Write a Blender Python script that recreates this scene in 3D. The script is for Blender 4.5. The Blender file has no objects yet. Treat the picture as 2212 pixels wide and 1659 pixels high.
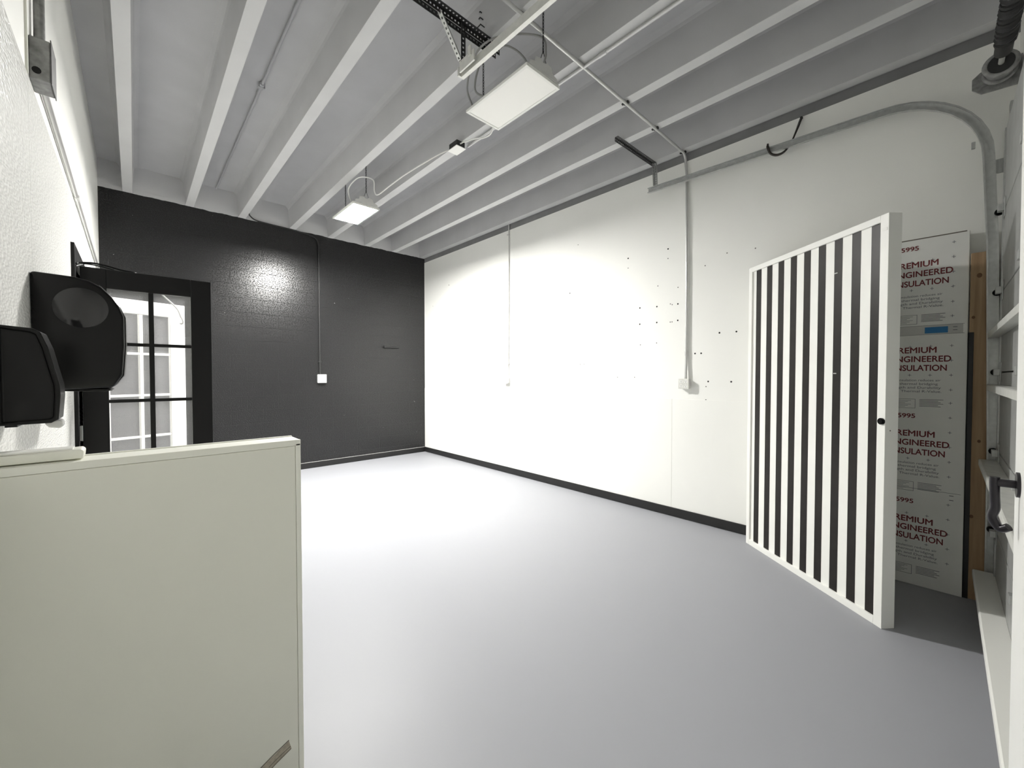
import bpy, bmesh, math, random
from mathutils import Vector, Matrix
random.seed(4)
S = bpy.context.scene
COL = S.collection
R = math.radians

# ---------------------------------------------------------------- camera, world, exposure
cam = bpy.data.cameras.new('camera')
cam.sensor_width = 36.0
cam.lens = 872.0 / 2212.0 * 36.0
cam.clip_start = 0.02
camo = bpy.data.objects.new('camera', cam)
COL.objects.link(camo)
camo.location = (0, 0, 1.48)
camo.rotation_euler = (R(90 - 1.22), 0, -R(43.1))
S.camera = camo

world = bpy.data.worlds.new('world')
world.use_nodes = True
world.node_tree.nodes['Background'].inputs[0].default_value = (0.0, 0.0, 0.0, 1)
world.node_tree.nodes['Background'].inputs[1].default_value = 0.0
S.world = world

S.view_settings.view_transform = 'Standard'
S.view_settings.look = 'None'
S.view_settings.gamma = 1.0
S.view_settings.exposure = 1.88
S.view_settings.use_curve_mapping = False
S.cycles.max_bounces = 24
S.cycles.diffuse_bounces = 20
LAMP = 205.0          # radiance of the lit lamp's diffuser

# ---------------------------------------------------------------- materials
def mat(name, col, rough=0.6, metal=0.0, bump=None, spec=0.5, var=None, coat=0.0):
    m = bpy.data.materials.new(name)
    m.use_nodes = True
    nt = m.node_tree
    b = nt.nodes['Principled BSDF']
    b.inputs['Base Color'].default_value = (*col, 1)
    b.inputs['Roughness'].default_value = rough
    b.inputs['Metallic'].default_value = metal
    b.inputs['Specular IOR Level'].default_value = spec
    b.inputs['Coat Weight'].default_value = coat
    tc = nt.nodes.new('ShaderNodeTexCoord')
    if var:                       # (scale, amount): wear and paint unevenness
        n = nt.nodes.new('ShaderNodeTexNoise')
        n.inputs['Scale'].default_value = var[0]
        n.inputs['Detail'].default_value = 6
        nt.links.new(tc.outputs['Object'], n.inputs['Vector'])
        r = nt.nodes.new('ShaderNodeMapRange')
        r.inputs['From Min'].default_value = 0.25
        r.inputs['From Max'].default_value = 0.75
        r.inputs['To Min'].default_value = 1 - var[1]
        r.inputs['To Max'].default_value = 1 + var[1]
        nt.links.new(n.outputs['Fac'], r.inputs['Value'])
        mx = nt.nodes.new('ShaderNodeVectorMath')
        mx.operation = 'SCALE'
        mx.inputs[0].default_value = col
        nt.links.new(r.outputs[0], mx.inputs['Scale'])
        nt.links.new(mx.outputs[0], b.inputs['Base Color'])
    if bump:                      # (scale, strength, distance)
        n = nt.nodes.new('ShaderNodeTexNoise')
        n.inputs['Scale'].default_value = bump[0]
        n.inputs['Detail'].default_value = 4
        nt.links.new(tc.outputs['Object'], n.inputs['Vector'])
        bp = nt.nodes.new('ShaderNodeBump')
        bp.inputs['Strength'].default_value = bump[1]
        bp.inputs['Distance'].default_value = bump[2]
        nt.links.new(n.outputs['Fac'], bp.inputs['Height'])
        nt.links.new(bp.outputs[0], b.inputs['Normal'])
    return m

def emit(name, col, k):
    m = bpy.data.materials.new(name)
    m.use_nodes = True
    nt = m.node_tree
    b = nt.nodes['Principled BSDF']
    b.inputs['Base Color'].default_value = (0.9, 0.9, 0.87, 1)
    b.inputs['Emission Color'].default_value = (*col, 1)
    b.inputs['Emission Strength'].default_value = k
    return m

M = {}
M['wall'] = mat('white_wall_paint', (0.88, 0.88, 0.845), 0.55, bump=(60, 0.08, 0.004), var=(1.2, 0.02))
M['wainscot'] = mat('white_wainscot_paint', (0.88, 0.88, 0.845), 0.45, bump=(40, 0.05, 0.004), var=(1.6, 0.02))
M['concrete'] = mat('grey_ceiling_paint', (0.50, 0.50, 0.508), 0.75, bump=(90, 0.12, 0.003), var=(3, 0.05))
M['soffit'] = mat('soffit_baked_light_grey', (0.60, 0.60, 0.60), 0.65, var=(3, 0.04))  # ceiling grey lightened: light bounced up from the floor, put into the colour
M['band'] = mat('grey_band_paint', (0.20, 0.20, 0.205), 0.8, var=(5, 0.1))
M['baseboard'] = mat('black_baseboard_paint', (0.012, 0.012, 0.012), 0.45, var=(8, 0.2))
M['frp'] = None
M['black'] = mat('black_door_paint', (0.005, 0.005, 0.005), 0.42, spec=0.2)
M['blackplastic'] = mat('black_plastic', (0.0045, 0.0045, 0.0045), 0.26, bump=(300, 0.03, 0.001), spec=0.22)
M['smoke'] = mat('smoked_plastic_window', (0.016, 0.016, 0.017), 0.08)
M['whitegloss'] = mat('white_door_paint', (0.86, 0.86, 0.83), 0.4)
M['frame'] = mat('white_frame_paint', (0.86, 0.86, 0.82), 0.45, var=(6, 0.02))
M['stripe'] = mat('black_stripe_paint', (0.017, 0.0145, 0.0125), 0.36, spec=0.3, bump=(70, 0.06, 0.002), var=(14, 0.25))
M['offwhite'] = mat('greenish_white_paint', (0.76, 0.76, 0.685), 0.6, bump=(150, 0.05, 0.002), var=(1.1, 0.04))
M['trimwhite'] = mat('cream_trim_paint', (0.80, 0.80, 0.725), 0.55)
M['whiteplastic'] = mat('white_plastic', (0.80, 0.80, 0.76), 0.4)
M['clear'] = mat('clear_grey_plastic', (0.55, 0.55, 0.54), 0.15)
M['steel'] = mat('galvanised_steel', (0.52, 0.53, 0.52), 0.38, metal=0.75, var=(30, 0.12))
M['steellight'] = mat('bright_galvanised_steel', (0.72, 0.72, 0.68), 0.4, metal=0.35, var=(25, 0.08))
M['darksteel'] = mat('dark_perforated_steel', (0.035, 0.035, 0.035), 0.5, metal=0.4)
M['conduit'] = mat('white_painted_conduit', (0.68, 0.68, 0.66), 0.35, metal=0.25)
M['conduitsteel'] = mat('conduit_steel', (0.60, 0.60, 0.59), 0.32, metal=0.5)
M['greycond'] = mat('grey_painted_conduit', (0.42, 0.42, 0.43), 0.6)
M['blackcond'] = mat('black_painted_conduit', (0.018, 0.018, 0.018), 0.4)
M['galvbox'] = mat('galvanised_box', (0.27, 0.27, 0.265), 0.5, metal=0.3, var=(40, 0.35), bump=(60, 0.2, 0.004))
M['darkgalv'] = mat('dull_galvanised_cover', (0.10, 0.10, 0.10), 0.6, metal=0.1, var=(30, 0.3))
M['dark'] = mat('dark_hole', (0.012, 0.012, 0.012), 0.9)
M['dimple'] = mat('filled_hole_grey', (0.16, 0.16, 0.15), 0.9)
M['cord'] = mat('white_cord', (0.80, 0.80, 0.77), 0.5)
M['greycord'] = mat('grey_flexible_cord', (0.30, 0.30, 0.29), 0.45)
M['housing'] = mat('lamp_housing_white', (0.62, 0.62, 0.60), 0.45)
M['offdiff'] = mat('unlit_frosted_diffuser', (0.92, 0.91, 0.87), 0.35)
M['litdiff'] = emit('lit_frosted_diffuser', (1.0, 0.985, 0.95), LAMP)
M['insul'] = mat('insulation_facer', (0.84, 0.84, 0.81), 0.5, var=(5, 0.04), bump=(25, 0.06, 0.004))
M['foam'] = mat('insulation_foam_edge', (0.66, 0.66, 0.60), 0.8)
M['red'] = mat('dark_red_print', (0.17, 0.022, 0.025), 0.6)
M['ink'] = mat('grey_print', (0.13, 0.14, 0.16), 0.6)
M['tape'] = mat('blue_tape', (0.012, 0.17, 0.42), 0.5)
M['silver'] = mat('pale_tape', (0.56, 0.56, 0.54), 0.4)
M['scuff'] = mat('dark_scuff', (0.16, 0.145, 0.12), 0.8)
M['plate'] = mat('outlet_plate', (0.84, 0.84, 0.81), 0.35)
M['doorpanel'] = mat('garage_door_grey', (0.36, 0.365, 0.355), 0.45, var=(9, 0.12))
M['chip'] = mat('white_paint_chip', (0.55, 0.54, 0.52), 0.8)
M['strapm'] = mat('dark_brown_strap', (0.03, 0.024, 0.02), 0.5)
M['handle'] = mat('aged_black_handle', (0.02, 0.018, 0.022), 0.35, metal=0.4)

def wood():
    m = bpy.data.materials.new('pine_lumber'); m.use_nodes = True
    nt = m.node_tree; b = nt.nodes['Principled BSDF']
    tc = nt.nodes.new('ShaderNodeTexCoord'); mp = nt.nodes.new('ShaderNodeMapping')
    mp.inputs['Scale'].default_value = (30, 30, 1.6)
    n = nt.nodes.new('ShaderNodeTexNoise'); n.inputs['Scale'].default_value = 1.5; n.inputs['Detail'].default_value = 5
    cr = nt.nodes.new('ShaderNodeValToRGB')
    cr.color_ramp.elements[0].color = (0.32, 0.205, 0.11, 1); cr.color_ramp.elements[0].position = 0.3
    cr.color_ramp.elements[1].color = (0.45, 0.31, 0.18, 1); cr.color_ramp.elements[1].position = 0.7
    nt.links.new(tc.outputs['Object'], mp.inputs[0]); nt.links.new(mp.outputs[0], n.inputs['Vector'])
    nt.links.new(n.outputs['Fac'], cr.inputs[0]); nt.links.new(cr.outputs[0], b.inputs['Base Color'])
    b.inputs['Roughness'].default_value = 0.65
    return m
M['wood'] = wood()

def frp():
    m = mat('pebbled_white_panel', (0.82, 0.82, 0.79), 0.24)
    nt = m.node_tree; b = nt.nodes['Principled BSDF']
    tc = nt.nodes.new('ShaderNodeTexCoord')
    v = nt.nodes.new('ShaderNodeTexVoronoi'); v.inputs['Scale'].default_value = 130
    v.feature = 'SMOOTH_F1'
    bp = nt.nodes.new('ShaderNodeBump'); bp.inputs['Strength'].default_value = 0.85; bp.inputs['Distance'].default_value = 0.0045
    mp = nt.nodes.new('ShaderNodeMapping'); mp.inputs['Scale'].default_value = (1, 0.30, 1)
    nt.links.new(tc.outputs['Object'], mp.inputs[0]); nt.links.new(mp.outputs[0], v.inputs['Vector'])
    nt.links.new(v.outputs['Distance'], bp.inputs['Height'])
    nt.links.new(bp.outputs[0], b.inputs['Normal'])
    return m
M['frp'] = frp()

def floor_mat():
    m = mat('grey_epoxy_floor', (0.33, 0.336, 0.358), 0.36, spec=0.22)
    nt = m.node_tree; b = nt.nodes['Principled BSDF']
    tc = nt.nodes.new('ShaderNodeTexCoord')
    n = nt.nodes.new('ShaderNodeTexNoise'); n.inputs['Scale'].default_value = 1.6; n.inputs['Detail'].default_value = 8
    r = nt.nodes.new('ShaderNodeMapRange'); r.inputs['To Min'].default_value = 0.40; r.inputs['To Max'].default_value = 0.52
    nt.links.new(tc.outputs['Object'], n.inputs['Vector']); nt.links.new(n.outputs['Fac'], r.inputs['Value'])
    nt.links.new(r.outputs[0], b.inputs['Roughness'])
    n2 = nt.nodes.new('ShaderNodeTexNoise'); n2.inputs['Scale'].default_value = 35; n2.inputs['Detail'].default_value = 4
    bp = nt.nodes.new('ShaderNodeBump'); bp.inputs['Strength'].default_value = 0.05; bp.inputs['Distance'].default_value = 0.004
    nt.links.new(tc.outputs['Object'], n2.inputs['Vector']); nt.links.new(n2.outputs['Fac'], bp.inputs['Height'])
    nt.links.new(bp.outputs[0], b.inputs['Normal'])
    # dark scuff flecks
    n3 = nt.nodes.new('ShaderNodeTexNoise'); n3.inputs['Scale'].default_value = 9; n3.inputs['Detail'].default_value = 10; n3.inputs['Roughness'].default_value = 0.75
    nt.links.new(tc.outputs['Object'], n3.inputs['Vector'])
    cr = nt.nodes.new('ShaderNodeValToRGB')
    cr.color_ramp.elements[0].position = 0.70; cr.color_ramp.elements[0].color = (0.33, 0.336, 0.358, 1)
    cr.color_ramp.elements[1].position = 0.78; cr.color_ramp.elements[1].color = (0.24, 0.24, 0.25, 1)
    nt.links.new(n3.outputs['Fac'], cr.inputs[0]); nt.links.new(cr.outputs[0], b.inputs['Base Color'])
    return m
M['floor'] = floor_mat()

def cmu():
    m = mat('black_painted_block', (0.03, 0.03, 0.031), 0.4, spec=0.5)
    nt = m.node_tree; b = nt.nodes['Principled BSDF']
    tc = nt.nodes.new('ShaderNodeTexCoord'); sp = nt.nodes.new('ShaderNodeSeparateXYZ'); cb = nt.nodes.new('ShaderNodeCombineXYZ')
    L = nt.links.new
    L(tc.outputs['Object'], sp.inputs[0])
    wob = nt.nodes.new('ShaderNodeTexNoise'); wob.inputs['Scale'].default_value = 3.0; wob.inputs['Detail'].default_value = 5
    L(tc.outputs['Object'], wob.inputs['Vector'])
    wa = nt.nodes.new('ShaderNodeMath'); wa.operation = 'MULTIPLY_ADD'; wa.inputs[1].default_value = 0.035
    L(wob.outputs['Fac'], wa.inputs[0]); L(sp.outputs['Z'], wa.inputs[2])
    L(sp.outputs['X'], cb.inputs['X']); L(wa.outputs[0], cb.inputs['Y'])
    br = nt.nodes.new('ShaderNodeTexBrick')
    br.inputs['Scale'].default_value = 1.0
    br.inputs['Brick Width'].default_value = 0.40
    br.inputs['Row Height'].default_value = 0.20
    br.inputs['Mortar Size'].default_value = 0.005
    br.inputs['Mortar Smooth'].default_value = 0.4
    L(cb.outputs[0], br.inputs['Vector'])
    n = nt.nodes.new('ShaderNodeTexNoise'); n.inputs['Scale'].default_value = 75; n.inputs['Detail'].default_value = 5
    L(tc.outputs['Object'], n.inputs['Vector'])
    h = nt.nodes.new('ShaderNodeMath'); h.operation = 'MULTIPLY_ADD'; h.inputs[1].default_value = -0.5
    L(br.outputs['Fac'], h.inputs[0])
    ns = nt.nodes.new('ShaderNodeMath'); ns.operation = 'MULTIPLY'; ns.inputs[1].default_value = 0.8
    pit = nt.nodes.new('ShaderNodeMapRange'); pit.inputs['From Min'].default_value = 0.53; pit.inputs['From Max'].default_value = 0.66
    pit.inputs['To Min'].default_value = 0.0; pit.inputs['To Max'].default_value = -0.8
    L(n.outputs['Fac'], pit.inputs['Value'])
    L(pit.outputs[0], ns.inputs[0]); L(ns.outputs[0], h.inputs[2])
    bp = nt.nodes.new('ShaderNodeBump'); bp.inputs['Strength'].default_value = 0.75; bp.inputs['Distance'].default_value = 0.009
    L(h.outputs[0], bp.inputs['Height']); L(bp.outputs[0], b.inputs['Normal'])
    # hand-cut paint edge: grey above, black below; small white chips
    n2 = nt.nodes.new('ShaderNodeTexNoise'); n2.inputs['Scale'].default_value = 7; n2.inputs['Detail'].default_value = 5
    L(tc.outputs['Object'], n2.inputs['Vector'])
    e = nt.nodes.new('ShaderNodeMath'); e.operation = 'MULTIPLY_ADD'; e.inputs[1].default_value = 0.035
    L(n2.outputs['Fac'], e.inputs[0]); L(sp.outputs['Z'], e.inputs[2])
    gt = nt.nodes.new('ShaderNodeMath'); gt.operation = 'GREATER_THAN'; gt.inputs[1].default_value = 3.743
    L(e.outputs[0], gt.inputs[0])
    ch = nt.nodes.new('ShaderNodeTexNoise'); ch.inputs['Scale'].default_value = 22; ch.inputs['Detail'].default_value = 2
    L(tc.outputs['Object'], ch.inputs['Vector'])
    cg = nt.nodes.new('ShaderNodeMath'); cg.operation = 'GREATER_THAN'; cg.inputs[1].default_value = 0.80
    L(ch.outputs['Fac'], cg.inputs[0])
    mx0 = nt.nodes.new('ShaderNodeMix'); mx0.data_type = 'RGBA'
    mx0.inputs[6].default_value = (0.010, 0.010, 0.0105, 1); mx0.inputs[7].default_value = (0.45, 0.44, 0.43, 1)
    L(cg.outputs[0], mx0.inputs[0])
    mx = nt.nodes.new('ShaderNodeMix'); mx.data_type = 'RGBA'
    mx.inputs[7].default_value = (0.52, 0.52, 0.527, 1)
    L(mx0.outputs[2], mx.inputs[6]); L(gt.outputs[0], mx.inputs[0]); L(mx.outputs[2], b.inputs['Base Color'])
    rg = nt.nodes.new('ShaderNodeMapRange'); rg.inputs['To Min'].default_value = 0.29; rg.inputs['To Max'].default_value = 0.8
    sg = nt.nodes.new('ShaderNodeMapRange'); sg.inputs['To Min'].default_value = 0.7; sg.inputs['To Max'].default_value = 0.12
    L(gt.outputs[0], sg.inputs['Value']); L(sg.outputs[0], bp.inputs['Strength'])
    L(gt.outputs[0], rg.inputs['Value']); L(rg.outputs[0], b.inputs['Roughness'])
    return m
M['cmu'] = cmu()

def glass_mat():
    m = bpy.data.materials.new('hazy_door_glass'); m.use_nodes = True
    nt = m.node_tree; nt.nodes.clear()
    out = nt.nodes.new('ShaderNodeOutputMaterial')
    tr = nt.nodes.new('ShaderNodeBsdfTransparent'); tr.inputs[0].default_value = (0.95, 0.95, 0.95, 1)
    tl = nt.nodes.new('ShaderNodeBsdfTranslucent'); tl.inputs[0].default_value = (0.85, 0.85, 0.87, 1)
    df = nt.nodes.new('ShaderNodeBsdfDiffuse'); df.inputs[0].default_value = (0.85, 0.85, 0.87, 1)
    gl = nt.nodes.new('ShaderNodeBsdfGlossy'); gl.inputs['Roughness'].default_value = 0.05
    a = nt.nodes.new('ShaderNodeMixShader'); a.inputs[0].default_value = 0.5
    h = nt.nodes.new('ShaderNodeMixShader'); h.inputs[0].default_value = 0.19
    f = nt.nodes.new('ShaderNodeMixShader'); f.inputs[0].default_value = 0.04
    L = nt.links.new
    L(tl.outputs[0], a.inputs[1]); L(df.outputs[0], a.inputs[2])
    L(tr.outputs[0], h.inputs[1]); L(a.outputs[0], h.inputs[2])
    L(h.outputs[0], f.inputs[1]); L(gl.outputs[0], f.inputs[2])
    L(f.outputs[0], out.inputs[0])
    return m
M['glass'] = glass_mat()

# ---------------------------------------------------------------- mesh helpers
class MB:
    def __init__(s): s.v = []; s.f = []
    def add(s, vs, fs):
        o = len(s.v); s.v += [Vector(p) for p in vs]; s.f += [[i + o for i in f] for f in fs]; return s
    def box(s, x0, x1, y0, y1, z0, z1):
        return s.add([(x0,y0,z0),(x1,y0,z0),(x1,y1,z0),(x0,y1,z0),(x0,y0,z1),(x1,y0,z1),(x1,y1,z1),(x0,y1,z1)],
                     [(0,3,2,1),(4,5,6,7),(0,1,5,4),(1,2,6,5),(2,3,7,6),(3,0,4,7)])
    def quad(s, a, b, c, d): return s.add([a,b,c,d], [(0,1,2,3)])
    def prism(s, prof, axis, a0, a1):
        """closed 2-D profile pushed along an axis"""
        n = len(prof)
        def P(p, a):
            return {'x': (a, p[0], p[1]), 'y': (p[0], a, p[1]), 'z': (p[0], p[1], a)}[axis]
        vs = [P(p, a0) for p in prof] + [P(p, a1) for p in prof]
        fs = [list(range(n))[::-1], list(range(n, 2*n))] + [(i, (i+1) % n, n + (i+1) % n, n + i) for i in range(n)]
        return s.add(vs, fs)
    def sweep(s, path, prof, up=(0,0,1), closed=True, caps=True, fixed=None):
        """profile (side, up) carried along a path"""
        path = [Vector(p) for p in path]; up = Vector(up); n = len(prof); vs = []; fs = []
        for i, p in enumerate(path):
            t = (path[min(i+1, len(path)-1)] - path[max(i-1, 0)]).normalized()
            side = t.cross(up)
            if side.length < 1e-4: side = t.cross(Vector((1, 0, 0)))
            if fixed: side = Vector(fixed)
            side.normalize(); u = side.cross(t).normalized()
            vs += [p + side*a + u*b for a, b in prof]
        m = n if closed else n - 1
        for i in range(len(path)-1):
            for j in range(m):
                k = (j+1) % n
                fs.append((i*n+j, i*n+k, (i+1)*n+k, (i+1)*n+j))
        if caps and closed:
            fs.append(list(range(n))[::-1]); fs.append(list(range((len(path)-1)*n, len(path)*n)))
        return s.add(vs, fs)
    def tube(s, path, r, seg=10, up=(0,0,1)):
        # parallel-transported frame so that bends do not twist
        path = [Vector(p) for p in path]; vs = []; fs = []; nrm = None
        for i, p in enumerate(path):
            t = (path[min(i+1, len(path)-1)] - path[max(i-1, 0)]).normalized()
            if nrm is None:
                nrm = t.orthogonal().normalized()
            nrm = (nrm - t * nrm.dot(t)).normalized()
            b = t.cross(nrm)
            vs += [p + (nrm*math.cos(2*math.pi*k/seg) + b*math.sin(2*math.pi*k/seg))*r for k in range(seg)]
        for i in range(len(path)-1):
            for k in range(seg):
                q = (k+1) % seg
                fs.append((i*seg+k, i*seg+q, (i+1)*seg+q, (i+1)*seg+k))
        fs.append(list(range(seg))[::-1]); fs.append(list(range((len(path)-1)*seg, len(path)*seg)))
        return s.add(vs, fs)
    def torus(s, c, R1, r, axis='z', sx=1.0, sy=1.0, M1=28, N1=8):
        vs = []; fs = []
        for i in range(M1):
            a = 2*math.pi*i/M1
            for j in range(N1):
                b = 2*math.pi*j/N1
                x, y, z = (R1*sx + r*math.cos(b))*math.cos(a), (R1*sy + r*math.cos(b))*math.sin(a), r*math.sin(b)
                q = {'z': (x, y, z), 'x': (z, x, y), 'y': (x, z, y)}[axis]
                vs.append((c[0]+q[0], c[1]+q[1], c[2]+q[2]))
        for i in range(M1):
            for j in range(N1):
                fs.append((i*N1+j, ((i+1)%M1)*N1+j, ((i+1)%M1)*N1+(j+1)%N1, i*N1+(j+1)%N1))
        return s.add(vs, fs)
    def slotted(s, p0, p1, w, normal_w, pitch=0.03, hole=0.012):
        """perforated strip from p0 to p1, width w along normal_w, real square holes"""
        p0 = Vector(p0); p1 = Vector(p1); u = (p1-p0); Ln = u.length; u.normalize(); wv = Vector(normal_w).normalized()
        n = max(1, int(round(Ln/pitch))); c = Ln/n
        for i in range(n):
            o = p0 + u*c*i
            O = [o, o+u*c, o+u*c+wv*w, o+wv*w]
            m = o + u*c/2 + wv*w/2
            h = hole/2
            I = [m-u*h-wv*h, m+u*h-wv*h, m+u*h+wv*h, m-u*h+wv*h]
            s.add(O+I, [(0,1,5,4),(1,2,6,5),(2,3,7,6),(3,0,4,7)])
        return s

def smooth_path(pts, n=8):
    pts = [Vector(p) for p in pts]; out = []
    P = [pts[0]*2-pts[1]] + pts + [pts[-1]*2-pts[-2]]
    for i in range(1, len(P)-2):
        for k in range(n):
            t = k/n
            a, b, c, d = P[i-1], P[i], P[i+1], P[i+2]
            out.append(0.5*((2*b) + (-a+c)*t + (2*a-5*b+4*c-d)*t*t + (-a+3*b-3*c+d)*t**3))
    out.append(pts[-1]); return out

def wpos(p):
    v = Vector((0, 0, 0))
    while p: v += p.location; p = p.parent
    return v

def obj(name, mb, m, parent=None, bevel=0, local=False, smooth=False, solid=0, seg=2):
    me = bpy.data.meshes.new(name)
    off = Vector((0, 0, 0)) if local or not parent else wpos(parent)
    me.from_pydata([tuple(v - off) for v in mb.v], [], mb.f)
    bm = bmesh.new(); bm.from_mesh(me)
    if not solid: bmesh.ops.recalc_face_normals(bm, faces=bm.faces)
    else: bmesh.ops.remove_doubles(bm, verts=bm.verts, dist=1e-5)
    bm.to_mesh(me); bm.free()
    me.materials.append(m)
    o = bpy.data.objects.new(name, me); COL.objects.link(o)
    if parent: o.parent = parent
    if solid:
        md = o.modifiers.new('thickness', 'SOLIDIFY'); md.thickness = solid; md.offset = 0
    if bevel:
        md = o.modifiers.new('bevel', 'BEVEL'); md.width = bevel; md.segments = seg; md.limit_method = 'ANGLE'; md.angle_limit = R(35)
    if smooth:
        for p in me.polygons: p.use_smooth = True
        md = o.modifiers.new('split', 'EDGE_SPLIT'); md.split_angle = R(50)
    return o

def tag(o, label, cat, group=None):
    o['label'] = label; o['category'] = cat
    if group: o['group'] = group
    return o

def thing(name, label, cat, loc=(0,0,0), group=None):
    o = bpy.data.objects.new(name, None); COL.objects.link(o)
    o.location = loc; o.empty_display_size = 0.1
    return tag(o, label, cat, group)

def struct(o): o['kind'] = 'structure'; return o

def text(name, s, m, parent, x, z, width=None, h=0.03, align='RIGHT', y=-0.0012, bold=0.0):
    """printed lettering on a local XZ plane facing -Y; cap height h, fitted to width"""
    cu = bpy.data.curves.new('lettering', 'FONT'); cu.body = s; cu.size = 1.0
    to = bpy.data.objects.new('lettering', cu); COL.objects.link(to)
    dg = bpy.context.evaluated_depsgraph_get()
    me = bpy.data.meshes.new_from_object(to.evaluated_get(dg))
    bpy.data.objects.remove(to); bpy.data.curves.remove(cu)
    xs = [v.co.x for v in me.vertices]; x0, x1 = min(xs), max(xs)
    k = h / 0.70
    kx = (width / (x1 - x0)) if width else k
    if bold:
        n0 = len(me.vertices); b4 = bmesh.new(); b4.from_mesh(me)
        for dx, dy, dz in ((bold, 0, 0.002), (-bold, 0, 0.004), (0, bold, 0.006), (0, -bold, 0.008)):
            g = bmesh.ops.duplicate(b4, geom=b4.faces[:len(me.polygons)] if False else [f for f in b4.faces if f.index < len(me.polygons) and f.index >= 0])
            for v in [q for q in g['geom'] if isinstance(q, bmesh.types.BMVert)]:
                v.co += Vector((dx, dy, dz))
            for f in [q for q in g['geom'] if isinstance(q, bmesh.types.BMFace)]: f.index = -1
        b4.to_mesh(me); b4.free()
    for v in me.vertices:
        cx = (v.co.x - x1) if align == 'RIGHT' else (v.co.x - x0)
        v.co = Vector((x + cx*kx, y - v.co.z*k, z + v.co.y*k))
    me.materials.append(m); me.name = name
    o = bpy.data.objects.new(name, me); COL.objects.link(o); o.parent = parent
    return o

# ---------------------------------------------------------------- room shell
XL, XR, YB, YF, ZC = -0.285, 4.12, 6.88, -0.30, 4.06
ZR = 3.730
struct(obj('floor', MB().box(-1.75, XR+0.1, YF-0.1, YB+0.1, -0.1, 0), M['floor']))

ceil = struct(obj('ceiling', MB().box(-1.75, XR+0.1, YF-0.1, YB+0.1, ZC, ZC+0.12), M['concrete']))
ribs = [-0.028, 0.570, 1.155, 1.810, 2.375, 2.985, 3.487, 4.058]
for x in ribs:
    hw = 0.044
    pr = [(x-hw, ZR), (x+hw, ZR), (x+0.058, 4.0), (x+0.066, 4.025), (x+0.082, 4.045), (x+0.105, ZC+0.01),
          (x-0.105, ZC+0.01), (x-0.082, 4.045), (x-0.066, 4.025), (x-0.058, 4.0)]
    if x > 4: pr = [(x-hw, ZR), (4.119, ZR), (4.119, ZC+0.01), (x-0.105, ZC+0.01), (x-0.082, 4.045), (x-0.066, 4.025), (x-0.058, 4.0)]
    rb_ = obj('ceiling_rib', MB().prism(pr, 'y', YF, YB), M['concrete'], ceil)
    obj('rib_soffit_baked_light', MB().box(x-hw, min(x+hw, 4.119), YF, YB, ZR-0.003, ZR+0.001), M['soffit'], rb_)  # thin underside strip carrying the painted bounce light
# infill of the bays against the back wall, rounded where it meets the ribs
struct(obj('wall_back', MB().box(XL-0.1, XR+0.1, YB, YB+0.15, 0, ZC), M['cmu']))
wr = struct(obj('wall_right', MB().box(XR+0.004, XR+0.2, YF-0.1, YB+0.1, 0, ZC), M['band']))
obj('drywall_panel', MB().box(XR, XR+0.01, YF, YB, 0, 3.648), M['wall'], wr)
for y0, y1 in ((YF, 1.939), (1.942, 4.391), (4.394, YB)):
    obj('wainscot_panel', MB().box(XR-0.004, XR+0.002, y0, y1, 0.06, 1.236), M['wainscot'], wr, bevel=0.0012)
holes = [(6.05,3.09),(6.58,2.78),(6.06,2.68),(6.08,2.5),(5.84,2.48),(3.31,2.54),(3.82,2.16),(3.77,2.16),(3.18,3.13),(2.47,2.81),(2.47,2.7),(2.0,2.81),(2.0,2.71),(2.11,2.44),(1.89,2.39),(2.32,2.23),(2.12,2.22),(1.97,2.23),(1.95,2.22),(1.89,2.22),(2.32,2.05),(2.12,2.05),(1.97,2.04),(1.95,2.04),(1.89,2.05),(2.31,1.82),(2.12,1.83),(1.48,1.89),(1.33,1.89),(1.71,1.7),(1.65,1.7),(1.58,1.42),(1.37,1.42),(1.6,1.37),(1.6,1.24),(2.6,1.46),(2.38,1.46),(3.08,1.62),(3.14,1.62),(4.12,1.82),(3.96,1.82),(4.37,1.92),(4.31,1.91),(4.33,1.6),(4.17,1.59),(1.62,2.56),(1.42,2.64),(1.18,2.63),(5.75,1.88),(5.57,1.88),(5.5,1.92),(6.57,2.09)]
strong = {(1.48,1.89),(1.33,1.89),(1.71,1.7),(1.65,1.7),(1.58,1.42),(1.37,1.42),(2.0,2.81),(2.47,2.81),(2.32,2.23),(2.12,2.22),(1.89,2.22),(2.32,2.05),(2.12,2.05),(1.89,2.05),(3.31,2.54),(6.05,3.09)}
hp = {}
for big in (0, 1):
    r = 0.0085 if big else 0.006
    n = 10
    vs = [(0.0, r*math.cos(2*math.pi*k/n), r*math.sin(2*math.pi*k/n)) for k in range(n)] + [(-0.0012, r*.8*math.cos(2*math.pi*k/n), r*.8*math.sin(2*math.pi*k/n)) for k in range(n)]
    me = bpy.data.meshes.new('screw_hole'); me.from_pydata(vs, [], [list(range(n, 2*n))] + [(k, (k+1) % n, n+(k+1) % n, n+k) for k in range(n)])
    me.materials.append(M['dark'] if big else M['dimple']); hp[big] = me
for y, z in holes:
    o = bpy.data.objects.new('screw_hole', hp[1 if (y, z) in strong else 0]); COL.objects.link(o)
    o.parent = wr; o.location = (XR, y, z)

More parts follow.
